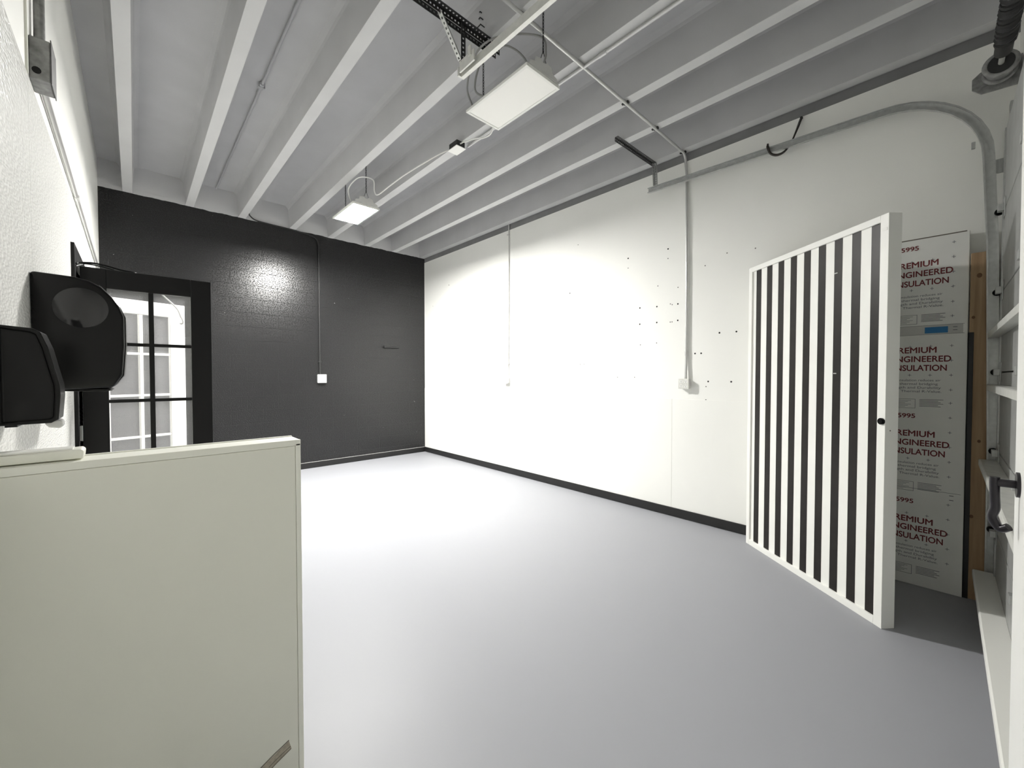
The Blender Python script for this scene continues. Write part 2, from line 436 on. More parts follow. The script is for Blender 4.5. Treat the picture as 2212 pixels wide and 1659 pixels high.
wl = MB()
DY0, DY1, DZ = 3.845, 5.075, 2.215        # doorway in the left wall
wl.box(XL-0.14, XL, YF-0.1, DY0, 0, ZC); wl.box(XL-0.14, XL, DY1, YB+0.1, 0, ZC); wl.box(XL-0.14, XL, DY0, DY1, DZ, ZC)
wl = struct(obj('wall_left', wl, M['wall']))
for y0, y1 in ((1.20, 2.402), (2.406, 3.79)):
    obj('pebbled_panel', MB().box(XL-0.001, XL+0.005, y0, y1, 0.0, 2.63), M['frp'], wl)
obj('corner_bead', MB().box(XL-0.001, XL+0.007, 2.400, 2.409, 2.63, 4.0), M['trimwhite'], wl)
struct(obj('wall_front', MB().box(XL-0.1, XR+0.1, YF-0.15, YF, 0, ZC), M['wall']))
# the passage behind the doorway
hall = MB()
hall.box(-1.75, -1.65, 3.2, 5.8, 0, 2.5); hall.box(-1.7, XL-0.14, 3.15, 3.25, 0, 2.5); hall.box(-1.7, XL-0.14, 5.7, 5.8, 0, 2.5); hall.box(-1.75, XL-0.14, 3.15, 5.8, 2.45, 2.55)
struct(obj('wall_passage', hall, M['wall']))

struct(obj('baseboard_right', MB().box(XR-0.016, XR-0.004, 1.0, YB, 0.004, 0.094), M['baseboard'], bevel=0.003))
bb = struct(obj('baseboard_back', MB().box(XL, XR-0.016, YB-0.012, YB, 0.004, 0.092), M['baseboard'], bevel=0.003))
obj('caulk_line', MB().box(XL, XR-0.016, YB-0.006, YB, 0.092, 0.097), M['chip'], bb)

# ---------------------------------------------------------------- french doors of the left wall
tr = struct(obj('trim_1', MB().box(XL-0.13, XL+0.022, 3.755, DY0, 0, 2.32).box(XL-0.13, XL+0.022, DY1, DY1+0.09, 0, 2.32)
       .box(XL-0.13, XL+0.022, DY0, DY1, DZ, 2.32), M['black'], bevel=0.003))
def french_door(name, m, loc, rot):
    root = bpy.data.objects.new(name, None); COL.objects.link(root); root.location = loc; root.rotation_euler = (0, 0, rot)
    struct(root)
    W, H, T = 0.69, 2.195, 0.044
    f = MB()
    f.box(0, 0.123, 0, T, 0.012, H); f.box(W-0.123, W, 0, T, 0.012, H)
    f.box(0.123, W-0.123, 0, T, 2.066, H); f.box(0.123, W-0.123, 0, T, 0.012, 0.30)
    obj('door_frame', f, m, root, bevel=0.004, local=True)
    mu = MB()
    mu.box(W/2-0.014, W/2+0.014, 0.004, T-0.004, 0.30, 2.066)
    zs = [1.695, 1.303, 0.911, 0.6]
    for z in zs[:3]: mu.box(0.123, W-0.123, 0.0045, T-0.0045, z-0.011, z+0.011)
    obj('muntin_bars', mu, m, root, bevel=0.003, local=True)
    zz = [2.066] + zs[:3] + [0.30]
    for i in range(4):
        for x0, x1 in ((0.123, W/2-0.014), (W/2+0.014, W-0.123)):
            g = MB().quad((x0, T/2, zz[i+1]), (x1, T/2, zz[i+1]), (x1, T/2, zz[i]), (x0, T/2, zz[i]))
            obj('glass_pane', g, M['glass'], root, local=True)
    for z in (0.25, 1.1, 2.05):
        hg = MB().box(-0.022, 0.002, 0.004, 0.014, z-0.045, z+0.045).tube([(-0.006, -0.004, z-0.05), (-0.006, -0.004, z+0.05)], 0.006, 8)
        obj('hinge', hg, M['steel'], root, local=True)
    return root
d1 = french_door('door_1', M['black'], (-0.250, 3.86, 0.0), 0.0)
d2 = french_door('door_2', M['whitegloss'], (-0.275, 5.06, -0.012), R(17.5))
tag(obj('black_cord', MB().tube(smooth_path([(-0.262,3.80,2.195),(-0.255,3.85,2.212),(-0.19,3.87,2.225),(-0.125,3.875,2.219),(-0.06,3.88,2.205),(0.0,3.885,2.200),(0.02,3.90,2.199)]), 0.006, 8)
    .tube(smooth_path([(-0.262,3.80,2.18),(-0.22,3.87,2.214),(-0.15,3.885,2.212),(-0.09,3.888,2.200)]), 0.004, 8), M['blackplastic'], smooth=True),
    'black cord lying along the top of the open black glazed door', 'cord')
tag(obj('white_cord', MB().tube(smooth_path([(0.150,3.925,2.10),(0.159,3.935,2.074),(0.237,3.94,1.988),(0.262,3.94,1.925),(0.276,3.94,1.885),(0.266,3.94,1.868),(0.258,3.94,1.875)]), 0.0055, 8), M['cord'], smooth=True),
    'thin white cord hanging behind the top right glass pane of the black door', 'cord')

# ---------------------------------------------------------------- half wall in the foreground
hw = thing('half_wall', 'pale greenish white waist high partition standing at lower left', 'partition', (0.08, 1.67, 0))
HX, HY, HZ = 0.445, 1.62, 1.243
obj('wall_core', MB().box(XL, HX-0.012, HY+0.004, HY+0.112, 0, HZ-0.012), M['offwhite'], hw)
obj('face_panel', MB().box(XL, HX-0.018, HY-0.001, HY+0.006, 0, HZ-0.022), M['offwhite'], hw, bevel=0.001)
obj('cap_trim', MB().box(XL, HX, HY, HY+0.115, HZ-0.013, HZ).box(XL, HX, HY-0.003, HY+0.01, HZ-0.021, HZ+0.001).box(XL, HX, HY+0.107, HY+0.118, HZ-0.021, HZ+0.003), M['trimwhite'], hw, bevel=0.0015)
obj('corner_trim', MB().box(HX-0.017, HX, HY-0.003, HY+0.118, 0, HZ-0.013), M['trimwhite'], hw, bevel=0.002)
def streak(name, pts, w, m, parent):
    mb = MB(); pts = [Vector(p) for p in pts]
    for a, b in zip(pts, pts[1:]):
        mb.quad(a + Vector((0,0,-w/2)), b + Vector((0,0,-w/2)), b + Vector((0,0,w/2)), a + Vector((0,0,w/2)))
    return obj(name, mb, m, parent)
yy = HY - 0.0018
for (x0, z0, x1, z1, w) in ((0.395,0.143,0.30,0.098,0.004),(0.40,0.118,0.33,0.086,0.003),(0.402,0.108,0.31,0.06,0.004),(0.30,0.098,0.18,0.04,0.003),(0.31,0.06,0.25,0.03,0.003)):
    streak('scuff_mark', [(x0,yy,z0),((x0+x1)/2,yy,(z0+z1)/2+0.002),(x1,yy,z1)], w, M['scuff'], hw)
sm = MB().quad((0.395,HY-0.0014,0.14),(0.403,HY-0.0014,0.108),(0.20,HY-0.0014,0.012),(0.19,HY-0.0014,0.047))
obj('scuff_mark', sm, mat('brown_scrape', (0.40,0.36,0.29), 0.8, var=(60,0.3)), hw)
rc = thing('plastic_case', 'flat white plastic case lying on top of the half wall', 'case', (-0.19, 1.69, HZ+0.004))
obj('case_body', MB().prism([(XL+0.001,HZ+0.003),(-0.108,HZ+0.003),(-0.106,HZ+0.024),(-0.112,HZ+0.030),(XL+0.001,HZ+0.027)], 'y', 1.652, 1.722), M['trimwhite'], rc, bevel=0.004, seg=3)
obj('case_lid', MB().box(XL+0.002, -0.128, 1.66, 1.715, HZ+0.028, HZ+0.0335), M['whiteplastic'], rc, bevel=0.002)

# ---------------------------------------------------------------- wall dispensers
WX = XL + 0.005
pd = thing('towel_dispenser', 'black paper towel dispenser with oval smoked window on left wall', 'dispenser', (WX, 2.48, 1.42))
prof = [(WX,1.872),(-0.166,1.868),(-0.125,1.858),(-0.092,1.838),(-0.062,1.803),(-0.040,1.765),(-0.026,1.722),(-0.026,1.60),(-0.034,1.482),(-0.062,1.430),(-0.215,1.423),(WX,1.440)]
obj('dispenser_body', MB().prism(prof, 'y', 2.33, 2.66), M['blackplastic'], pd, bevel=0.012, smooth=True, seg=3)
front = [(-0.100,1.850),(-0.062,1.803),(-0.038,1.765),(-0.022,1.722),(-0.022,1.60),(-0.030,1.480),(-0.058,1.436),(-0.068,1.445),(-0.045,1.49),(-0.04,1.60),(-0.04,1.72),(-0.055,1.76),(-0.075,1.80)]
obj('front_cover', MB().prism(front, 'y', 2.345, 2.645), M['blackplastic'], pd, bevel=0.003)
el = MB()
for s_, dy in ((1.0, 0.0), (0.93, -0.004)):
    pass
n = 40
ring = lambda k, y: [(-0.149 + 0.078*k*math.cos(2*math.pi*i/n), y, 1.747 + 0.079*k*math.sin(2*math.pi*i/n)) for i in range(n)]
el.add(ring(1, 2.3315)+ring(0.985, 2.3275)+ring(0.80, 2.3235)+ring(0.45, 2.3215), [(a*n+i, a*n+(i+1) % n, (a+1)*n+(i+1) % n, (a+1)*n+i) for a in range(3) for i in range(n)] + [list(range(3*n, 4*n))])
obj('oval_window', el, M['smoke'], pd, smooth=True)
obj('bottom_lip', MB().prism([(WX+0.02,1.432),(-0.075,1.424),(-0.066,1.418),(-0.09,1.414),(WX+0.02,1.420)], 'y', 2.345, 2.645), M['blackplastic'], pd, bevel=0.002)

sd = thing('soap_dispenser', 'black wall mounted soap dispenser nearest the camera at left edge', 'dispenser', (WX, 1.84, 1.33))
sp = [(WX,1.622),(-0.212,1.616),(-0.196,1.606),(-0.182,1.562),(-0.170,1.498),(-0.161,1.452),(-0.160,1.42),(-0.165,1.350),(-0.180,1.340),(WX,1.338)]
me = bpy.data.meshes.new('dispenser_body')
b_ = bmesh.new(); mbx = MB().prism(sp, 'y', 1.79, 1.90)
vv = [b_.verts.new(v - wpos(sd)) for v in mbx.v]
for f in mbx.f: b_.faces.new([vv[i] for i in f])
bmesh.ops.recalc_face_normals(b_, faces=b_.faces)
nf = min(b_.faces, key=lambda f: f.calc_center_median().y)
bmesh.ops.inset_region(b_, faces=[nf], thickness=0.011, depth=0.0)
bmesh.ops.inset_region(b_, faces=[nf], thickness=0.003, depth=-0.006)
b_.to_mesh(me); b_.free(); me.materials.append(M['blackplastic'])
o = bpy.data.objects.new('dispenser_body', me); COL.objects.link(o); o.parent = sd
md = o.modifiers.new('bevel', 'BEVEL'); md.width = 0.004; md.segments = 3; md.limit_method = 'ANGLE'; md.angle_limit = R(35)
obj('nozzle', MB().prism([(-0.195,1.339),(-0.166,1.349),(-0.158,1.345),(-0.157,1.330),(-0.164,1.322),(-0.186,1.326)], 'y', 1.80, 1.845), M['clear'], sd, bevel=0.004, seg=3)
obj('drip_plate', MB().box(WX+0.012, -0.245, 1.80, 1.88, 1.3325, 1.3385), M['blackplastic'], sd, bevel=0.001)

# ---------------------------------------------------------------- left wall conduit
lc = thing('junction_box', 'dented grey galvanised junction box high on the white left wall', 'junction box', (XL, 2.54, 2.65))
bx = MB().box(XL, XL+0.058, 2.475, 2.60, 2.655, 2.82)
obj('box_body', bx, M['galvbox'], lc, bevel=0.004)
obj('cover_plate', MB().box(XL+0.058, XL+0.061, 2.47, 2.605, 2.65, 2.825), M['darkgalv'], lc, bevel=0.001)
k = 14
obj('knockout_hole', MB().add([(XL+0.02+0.013*math.cos(2*math.pi*i/k), 2.4742, 2.69+0.014*math.sin(2*math.pi*i/k)) for i in range(k)], [list(range(k))]), M['dark'], lc)
tag(obj('electrical_conduit', MB().tube([(XL+0.022,2.545,2.815),(XL+0.022,2.555,3.0),(XL+0.024,2.60,3.4),(XL+0.024,2.60,ZC)], 0.0165, 14), M['galvbox'], smooth=True),
    'grey conduit rising from the junction box on the left wall to the ceiling', 'conduit')
c_ = thing('electrical_conduit', 'conduit running back along the left wall from the junction box', 'conduit', (XL, 2.6, 2.7))
obj('pipe', MB().tube(smooth_path([(XL+0.022,2.59,2.70),(XL+0.016,2.75,2.722),(XL+0.015,3.4,2.712),(XL+0.015,6.2,2.655),(XL+0.02,6.86,2.64)],6), 0.012, 12), M['conduitsteel'], c_, smooth=True)
obj('coupling', MB().tube([(XL+0.015,4.05,2.700),(XL+0.015,4.12,2.698)], 0.0155, 12), M['conduit'], c_, smooth=True)

# ---------------------------------------------------------------- outlets and conduits of the walls
def face_sockets(mb, quad):
    pass
def outlet(name, label, x, y, z, depth, face, w=0.105, h=0.105, m='steellight', dark=True):
    """surface box; face 'x-' on the right wall, 'y-' on the back wall"""
    t = thing(name, label, 'outlet', (x, y, z))
    rot = -R(90) if face == 'x-' else 0.0
    t.rotation_euler = (0, 0, rot)
    obj('box_body', MB().box(-w/2+0.004, w/2-0.004, -depth, 0, -h/2+0.004, h/2-0.004), M['conduit'], t, bevel=0.006, local=True)
    obj('cover_plate', MB().box(-w/2, w/2, -depth-0.005, -depth, -h/2, h/2), M[m], t, bevel=0.004, local=True)
    for sx in (-1, 1):
        for sz in (-1, 1):
            cx, cz = sx*w*0.22, sz*h*0.22
            n = 14; yy = -depth-0.0062
            r = w*0.17
            s = obj('socket', MB().add([(cx+r*math.cos(2*math.pi*i/n), yy, cz+r*0.85*math.sin(2*math.pi*i/n)) for i in range(n)] + [(cx+r*math.cos(2*math.pi*i/n), yy+0.002, cz+r*0.85*math.sin(2*math.pi*i/n)) for i in range(n)], [list(range(n))] + [(i, (i+1) % n, n+(i+1) % n, n+i) for i in range(n)]), M['plate'], t, local=True)
            sl = MB()
            for dx in (-0.006, 0.006): sl.box(cx+dx-0.0013, cx+dx+0.0013, yy-0.0004, yy, cz-0.001, cz+0.008)
            sl.box(cx-0.0025, cx+0.0025, yy-0.0004, yy, cz-0.010, cz-0.005)
            obj('socket_slots', sl, M['dark'], s, local=True)
    return t
outlet('outlet_box', 'quad outlet box on the white wall, nearer the striped panel', XR, 1.800, 1.395, 0.052, 'x-')
outlet('outlet_box', 'smaller quad outlet box on the white wall near the black corner', XR, 4.50, 1.408, 0.045, 'x-', w=0.10, h=0.10, m='plate')
outlet('outlet_box', 'white quad outlet box on the black block wall', 2.207, YB, 1.428, 0.05, 'y-', w=0.135, h=0.135, m='plate')

ca = thing('electrical_conduit', 'silver conduit crossing the ceiling ribs then dropping down the white wall', 'conduit', (XR, 1.79, 1.45))
arc = [(XR-0.10-0.0, 1.815, 3.712)] + [(XR-0.10+0.075*math.sin(a), 1.812, 3.637+0.075*math.cos(a)) for a in [R(q) for q in range(10, 91, 16)]]
obj('pipe', MB().tube([(0.4,1.815,3.712),(2.0,1.815,3.712)] + arc + [(XR-0.022,1.80,3.5),(XR-0.02,1.79,2.4),(XR-0.02,1.79,1.62),(XR-0.024,1.79,1.56),(XR-0.03,1.79,1.440)], 0.0125, 12), M['conduitsteel'], ca, smooth=True)
obj('coupling', MB().tube([(XR-0.02,1.79,1.68),(XR-0.02,1.79,1.725)], 0.0155, 12), M['conduitsteel'], ca, smooth=True)
for x in (1.810+0.02, 2.985, 3.487, 4.062):
    obj('pipe_clip', MB().box(x-0.012, x+0.012, 1.793, 1.837, 3.708, 3.7275).box(x-0.01, x+0.01, 1.835, 1.855, 3.716, 3.7275), M['darksteel'], ca, bevel=0.002)
cb_ = thing('electrical_conduit', 'thin white conduit down to the outlet box near the black corner', 'conduit', (XR, 4.47, 1.45))
obj('pipe', MB().tube([(XR-0.015,4.455,3.72),(XR-0.015,4.46,2.6),(XR-0.015,4.472,1.62),(XR-0.024,4.474,1.54),(XR-0.026,4.476,1.452)], 0.008, 10), M['conduit'], cb_, smooth=True)
for z in (3.58, 1.66):
    obj('pipe_strap', MB().box(XR-0.025, XR, 4.452, 4.492, z-0.008, z+0.008), M['conduit'], cb_, bevel=0.003)
cc = thing('electrical_conduit', 'black painted conduit on the black block wall above the white outlet', 'conduit', (2.183, YB, 1.5))
obj('pipe', MB().tube(smooth_path([(2.185,YB-0.024,1.492),(2.185,YB-0.018,1.56),(2.185,YB-0.015,1.75),(2.184,YB-0.015,2.6),(2.183,YB-0.015,3.40),(2.180,YB-0.015,3.58),(2.14,YB-0.016,3.665),(2.05,YB-0.016,3.695)],6), 0.011, 10), M['blackcond'], cc, smooth=True)
obj('cable', MB().tube(smooth_path([(2.05,YB-0.016,3.695),(1.8,YB-0.016,3.715),(1.50,YB-0.016,3.722),(1.32,YB-0.018,3.735),(1.25,YB-0.03,3.775),(1.235,YB-0.05,3.80)],6), 0.009, 8), M['blackcond'], cc, smooth=True)
for z in (3.2, 1.7):
    obj('pipe_strap', MB().box(2.160, 2.208, YB-0.028, YB-0.001, z-0.009, z+0.009), M['blackcond'], cc, bevel=0.003)
st = thing('pipe_stub', 'short black pipe stub fixed sideways on the black block wall', 'pipe', (3.42, YB, 1.99))
obj('pipe', MB().tube([(3.29,YB-0.02,1.99),(3.57,YB-0.012,1.995)], 0.016, 12), M['blackcond'], st, smooth=True)
obj('end_cap', MB().tube([(3.275,YB-0.022,1.99),(3.30,YB-0.02,1.99)], 0.024, 12), M['blackcond'], st, smooth=True)

cd = thing('electrical_conduit', 'grey conduit clipped under the middle ceiling rib beside the junction box', 'conduit', (2.35, 2.0, 3.7))
obj('pipe', MB().tube([(2.408,YF,3.711),(2.408,3.20,3.711)], 0.012, 10), M['conduitsteel'], cd, smooth=True)
obj('coupling', MB().tube([(2.408,1.62,3.711),(2.408,1.68,3.711)], 0.0155, 10), M['conduitsteel'], cd, smooth=True)
ce = thing('electrical_conduit', 'thin grey conduit high between the two left ceiling ribs', 'conduit', (0.83, 4.1, 4.0))
obj('pipe', MB().tube([(0.86,YF,4.040),(0.86,YB-0.03,4.040)], 0.011, 10), M['greycond'], ce, smooth=True)
obj('coupling', MB().tube([(0.86,4.12,4.040),(0.86,4.20,4.040)], 0.02, 10).box(0.835,0.885,4.15,4.17,4.02,4.06), M['greycond'], ce, smooth=True)
jb = thing('junction_box', 'ceiling junction box with white square cover between the two lamps', 'junction box', (2.30, 3.2, 3.63))
obj('box_body', MB().box(2.272, 2.366, 3.195, 3.325, 3.668, 3.7265), M['darksteel'], jb, bevel=0.003)
obj('cover_plate', MB().box(2.262, 2.372, 3.185, 3.335, 3.662, 3.668), M['plate'], jb, bevel=0.001)

# ---------------------------------------------------------------- lamps
LX, LZ = 1.955, 3.40
def chain(mb, x, y, z0, z1, ln=0.026):
    n = int((z1-z0)/(ln*0.78)); st = (z1-z0)/n
    for i in range(n):
        c = (x, y, z0+st*(i+0.5))
        mb.torus(c, ln*0.36, 0.0022, 'x' if i % 2 else 'y', 0.62, 1.55, 12, 5)
    return mb
def lamp(label, y, diff, tilt=0.0):
    t = thing('ceiling_lamp', label, 'lamp', (LX, y, LZ), 'twin hanging panel lamps')
    L2, W2 = 0.31, 0.155
    hs = MB()
    hs.prism([(-W2,0.004),(W2,0.004),(W2,0.022),(W2-0.05,0.034),(-W2+0.05,0.034),(-W2,0.022)], 'y', -L2, L2)
    obj('lamp_housing', hs, M['housing'], t, bevel=0.003, local=True)
    obj('lens_frame', MB().box(-W2-0.003,-W2+0.016,-L2-0.003,L2+0.003,-0.003,0.016).box(W2-0.016,W2+0.003,-L2-0.003,L2+0.003,-0.003,0.016)
        .box(-W2+0.016,W2-0.016,-L2-0.003,-L2+0.016,-0.003,0.016).box(-W2+0.016,W2-0.016,L2-0.016,L2+0.003,-0.003,0.016), M['frame'], t, bevel=0.002, local=True)
    obj('diffuser', MB().box(-W2+0.016, W2-0.016, -L2+0.016, L2-0.016, 0.0005, 0.0035), diff, t, local=True)
    for s in (-1, 1):
        e = MB().prism([(-0.135,0.022),(0.135,0.022),(0.125,0.05),(0.085,0.062),(0.075,0.095),(0.03,0.105),(0.012,0.088),(-0.012,0.088),(-0.03,0.105),(-0.075,0.095),(-0.085,0.062),(-0.125,0.05)], 'y', s*L2-0.004, s*L2+0.004)
        obj('end_bracket', e, M['housing'], t, bevel=0.002, local=True)
        c = MB(); chain(c, 0, s*(L2-0.005), 0.16, ZR-LZ+0.30)
        c.tube([(0, s*(L2-0.005), 0.17), (-0.028, s*(L2-0.005), 0.10), (-0.030, s*(L2-0.005), 0.085)], 0.0022, 6)
        c.tube([(0, s*(L2-0.005), 0.17), (0.028, s*(L2-0.005), 0.10), (0.030, s*(L2-0.005), 0.085)], 0.0022, 6)
        obj('chain', c, M['darksteel'], t, local=True)
    obj('driver_box', MB().box(-0.05,0.05,-0.14,0.14,0.034,0.075), M['housing'], t, bevel=0.004, local=True)
    return t
l1 = lamp('unlit white panel lamp hanging on chains nearer the camera, diffuser dark', 2.10, M['offdiff'])
l2 = lamp('glowing panel lamp lit brightly near the black back wall', 4.82, M['litdiff'])
tag(l1, 'white panel lamp hanging on chains nearer the camera, not lit', 'lamp')
obj('flexible_cord', MB().tube(smooth_path([(-0.06,0.16,0.07),(-0.13,0.24,0.14),(-0.16,0.12,0.27),(-0.11,-0.04,0.30),(0.0,-0.12,0.24),(0.04,-0.16,0.10),(0.03,-0.14,0.06)]), 0.0068, 8), M['greycord'], l1, local=True, smooth=True)
obj('flexible_cord', MB().tube(smooth_path([(-0.10,0.30,0.05),(-0.20,0.24,0.12),(-0.24,0.10,0.24),(-0.20,-0.02,0.30),(-0.08,-0.16,0.32),(0.02,-0.28,0.28),(0.02,-0.31,0.17),(0.0,-0.312,0.09)]), 0.0068, 8), M['greycord'], l1, local=True, smooth=True)
tag(obj('power_cord', MB().tube(smooth_path([(2.02,2.36,3.44),(2.09,2.47,3.40),(2.135,2.62,3.44),(2.17,2.80,3.52),(2.24,3.00,3.61),(2.30,3.12,3.68),(2.31,3.19,3.695)]), 0.006, 8), M['cord'], smooth=True),
    'white cord from the unlit lamp back to the ceiling junction box', 'cord')
tag(obj('power_cord', MB().tube(smooth_path([(2.30,3.325,3.69),(2.22,3.40,3.65),(2.10,3.55,3.56),(2.04,3.80,3.52),(2.02,4.10,3.50),(1.98,4.27,3.46),(1.955,4.30,3.50),(1.955,4.34,3.64),(1.84,4.44,3.66),(1.79,4.60,3.58),(1.85,4.70,3.50),(1.92,4.76,3.475)]), 0.006, 8), M['cord'], smooth=True),
    'white cord looping from the ceiling junction box to the lit lamp', 'cord')

# ---------------------------------------------------------------- overhead door hardware
CH = [(-0.024,-0.014),(0.024,-0.014),(0.024,0.014),(0.018,0.014),(0.018,-0.008),(-0.018,-0.008),(-0.018,0.014),(-0.024,0.014)]
def track_profile(flip):
    # C-section 52 mm tall, 26 mm deep, open towards the door
    s = -1 if flip else 1
    p = [(0,-0.026),(0.026,-0.026),(0.026,-0.018),(0.004,-0.022),(0.004,0.022),(0.026,0.018),(0.026,0.026),(0,0.026)]
    return [(s*a, b) for a, b in p]
def door_path(x):
    pts = [(x, 2.16, 3.425), (x, 0.50, 3.385)]
    cy, cz, r = 0.345, 2.87, 0.51
    for a in range(0, 91, 9):
        pts.append((x, cy - r*math.sin(R(a))*1.02, cz + r*math.cos(R(a))))
    pts += [(x, -0.20, 2.3), (x, -0.222, 1.0), (x, -0.226, 0.02)]
    return pts
TFLIP = False
def track(x, flip, label):
    t = thing('garage_door_track', label, 'track', (x, 1.0, 3.4))
    obj('rail', MB().sweep(door_path(x), track_profile(flip), fixed=(-1, 0, 0)), M['steel'] if x > 3 else M['steellight'], t)
    return t
tR = track(4.0, TFLIP, 'steel overhead door track along the white wall, curving down at right')
for y, z in ((-0.165, 2.80), (-0.206, 2.0), (-0.22, 1.2)):
    obj('jamb_bracket', MB().box(4.001, 4.006, -0.28, y+0.01, z-0.045, z+0.045), M['steel'], tR, bevel=0.001)
obj('track_bolt', MB().box(3.972, 3.998, -0.118, -0.10, 2.945, 2.985), M['steel'], tR, bevel=0.003)
tL = track(1.565, True, 'pale overhead door track ending under the ceiling near the hanging lamp')
obj('end_plate', MB().box(1.535, 1.545, 1.98, 2.13, 3.40, 3.47).box(1.525,1.535,2.0,2.03,3.44,3.50).box(1.545,1.57,2.15,2.165,3.40,3.455), M['steellight'], tL, bevel=0.002)

hg = thing('slotted_angle_hanger', 'black perforated steel angles under the ribs holding the pale track', 'bracket', (1.4, 2.12, 3.6))
a = MB().slotted((0.75,2.125,3.722),(1.87,2.125,3.722),0.038,(0,0,-1),0.0255,0.0115).slotted((0.75,2.125,3.722),(1.87,2.125,3.722),0.036,(0,-1,0),0.0255,0.0115)
obj('ceiling_angle', a, M['darksteel'], hg, solid=0.003)
a = MB().slotted((0.75,2.165,3.722),(1.87,2.165,3.722),0.038,(0,0,-1),0.0255,0.0115).slotted((0.75,2.165,3.722),(1.87,2.165,3.722),0.036,(0,1,0),0.0255,0.0115)
obj('ceiling_angle', a, M['darksteel'], hg, solid=0.003)
a = MB().slotted((1.40,2.145,3.69),(1.555,2.145,3.47),0.034,(0.82,0,0.57),0.027,0.012).slotted((1.385,2.145,3.70),(1.54,2.145,3.48),0.03,(0,-1,0),0.027,0.012)
obj('diagonal_brace', a, M['steel'], hg, solid=0.003)
a = MB().slotted((1.535,2.11,3.71),(1.535,2.11,3.456),0.034,(1,0,0),0.027,0.012)
obj('vertical_strap', a, M['darksteel'], hg, solid=0.003)

hr = thing('slotted_angle_hanger', 'grey perforated steel angle holding the track end by the white wall', 'bracket', (3.8, 2.14, 3.6))
a = MB().slotted((3.34,2.15,3.722),(4.05,2.135,3.722),0.036,(0,0,-1),0.025,0.011).slotted((3.34,2.15,3.722),(4.05,2.135,3.722),0.034,(0,-1,0),0.025,0.011)
obj('ceiling_angle', a, mat('grey_perforated_steel', (0.10,0.10,0.10), 0.45, metal=0.5), hr, solid=0.003)
a = MB().slotted((4.04,2.125,3.71),(3.995,2.09,3.45),0.034,(0,-1,0),0.026,0.011).slotted((4.04,2.125,3.71),(3.995,2.09,3.45),0.034,(-1,0,0),0.026,0.011)
obj('drop_strap', a, M['steel'], hr, solid=0.003)

for i, (y, z) in enumerate(((2.175, 3.94), (2.16, 3.88), (2.15, 3.80))):
    pass
ck = [(1.752,2.175,3.935),(1.749,2.165,3.885),(1.746,2.150,3.825)]
labs = ['small dark hook highest on the ceiling rib above the pale track', 'small dark hook midway on the ceiling rib above the pale track', 'longest dark hook lowest on the ceiling rib above the pale track']
for (x, y, z), lb, ln, sc in zip(ck, labs, (0.006, 0.012, 0.06), (0.35, 0.5, 0.7)):
    tag(obj('ceiling_hook', MB().tube(smooth_path([(x+0.012,y,z),(x-0.03*sc,y,z),(x-0.036*sc,y+0.002,z-0.006*sc),(x-0.036*sc,y+ln,z-0.010*sc)],4), 0.0035, 8), M['darksteel'], smooth=True), lb, 'hook')

sh = thing('strap_hook', 'dark strap hanging from the wall top and curled under the right track', 'strap', (4.06, 0.85, 3.6))
pth = smooth_path([(4.112,0.846,3.64),(4.06,0.865,3.53),(4.03,0.895,3.43),(4.0,0.935,3.355),(3.98,0.985,3.335),(3.965,1.03,3.36),(3.96,1.05,3.42),(3.96,1.05,3.445)], 6)
obj('strap', MB().sweep(pth, [(-0.009,-0.006),(0.009,-0.006),(0.009,0.006),(-0.009,0.006)], up=(0,0.2,1)), M['strapm'], sh)
obj('mounting_screw', MB().tube([(4.10,0.846,3.635),(4.122,0.846,3.635)], 0.009, 10), M['darksteel'], sh)

# overhead (garage) door in the front wall
gd = struct(thing('door_3', '', '')); del gd['label'], gd['category']
z = 0.0
for i in range(6):
    h = 0.50
    s = MB().box(1.62, 3.965, -0.29, -0.240, z+0.003, z+h-0.003)
    obj('door_section', s, M['doorpanel'], gd, bevel=0.006)
    z += h
for zz, dp in ((0.22, 0.075), (0.94, 0.06), (1.42, 0.035), (1.75, 0.035)):
    s = MB().prism([(-0.24,zz-0.03),(-0.222+dp,zz-0.035),(-0.222+dp,zz),(-0.222+dp-0.006,zz+0.004),(-0.24,zz+0.004)], 'x', 1.62, 3.96)
    obj('reinforcing_strut', s, M['steellight'] if zz > 0.3 else M['whiteplastic'], gd, bevel=0.002)
for zz in (0.50, 1.0, 1.5, 2.0, 2.5):
    for xx in (3.88, 2.8):
        hgm = MB().box(xx-0.045, xx+0.03, -0.240, -0.235, zz-0.06, zz+0.06).box(xx-0.03, xx+0.02, -0.235, -0.21, zz-0.02, zz+0.02)
        obj('door_hinge', hgm, M['steel'], gd, bevel=0.002)
    rl = MB().tube([(3.89,-0.222,zz),(3.98,-0.222,zz)], 0.006, 8).tube([(3.958,-0.222,zz),(3.973,-0.222,zz)], 0.020, 14)
    obj('roller', rl, M['blackplastic'], gd, smooth=True)
obj('end_stile', MB().box(3.90, 3.955, -0.240, -0.234, 0.01, 2.99), M['steel'], gd)
tc_ = struct(obj('trim_2', MB().box(4.03, 4.10, YF, -0.26, 0, 3.2), M['doorpanel'], bevel=0.002))

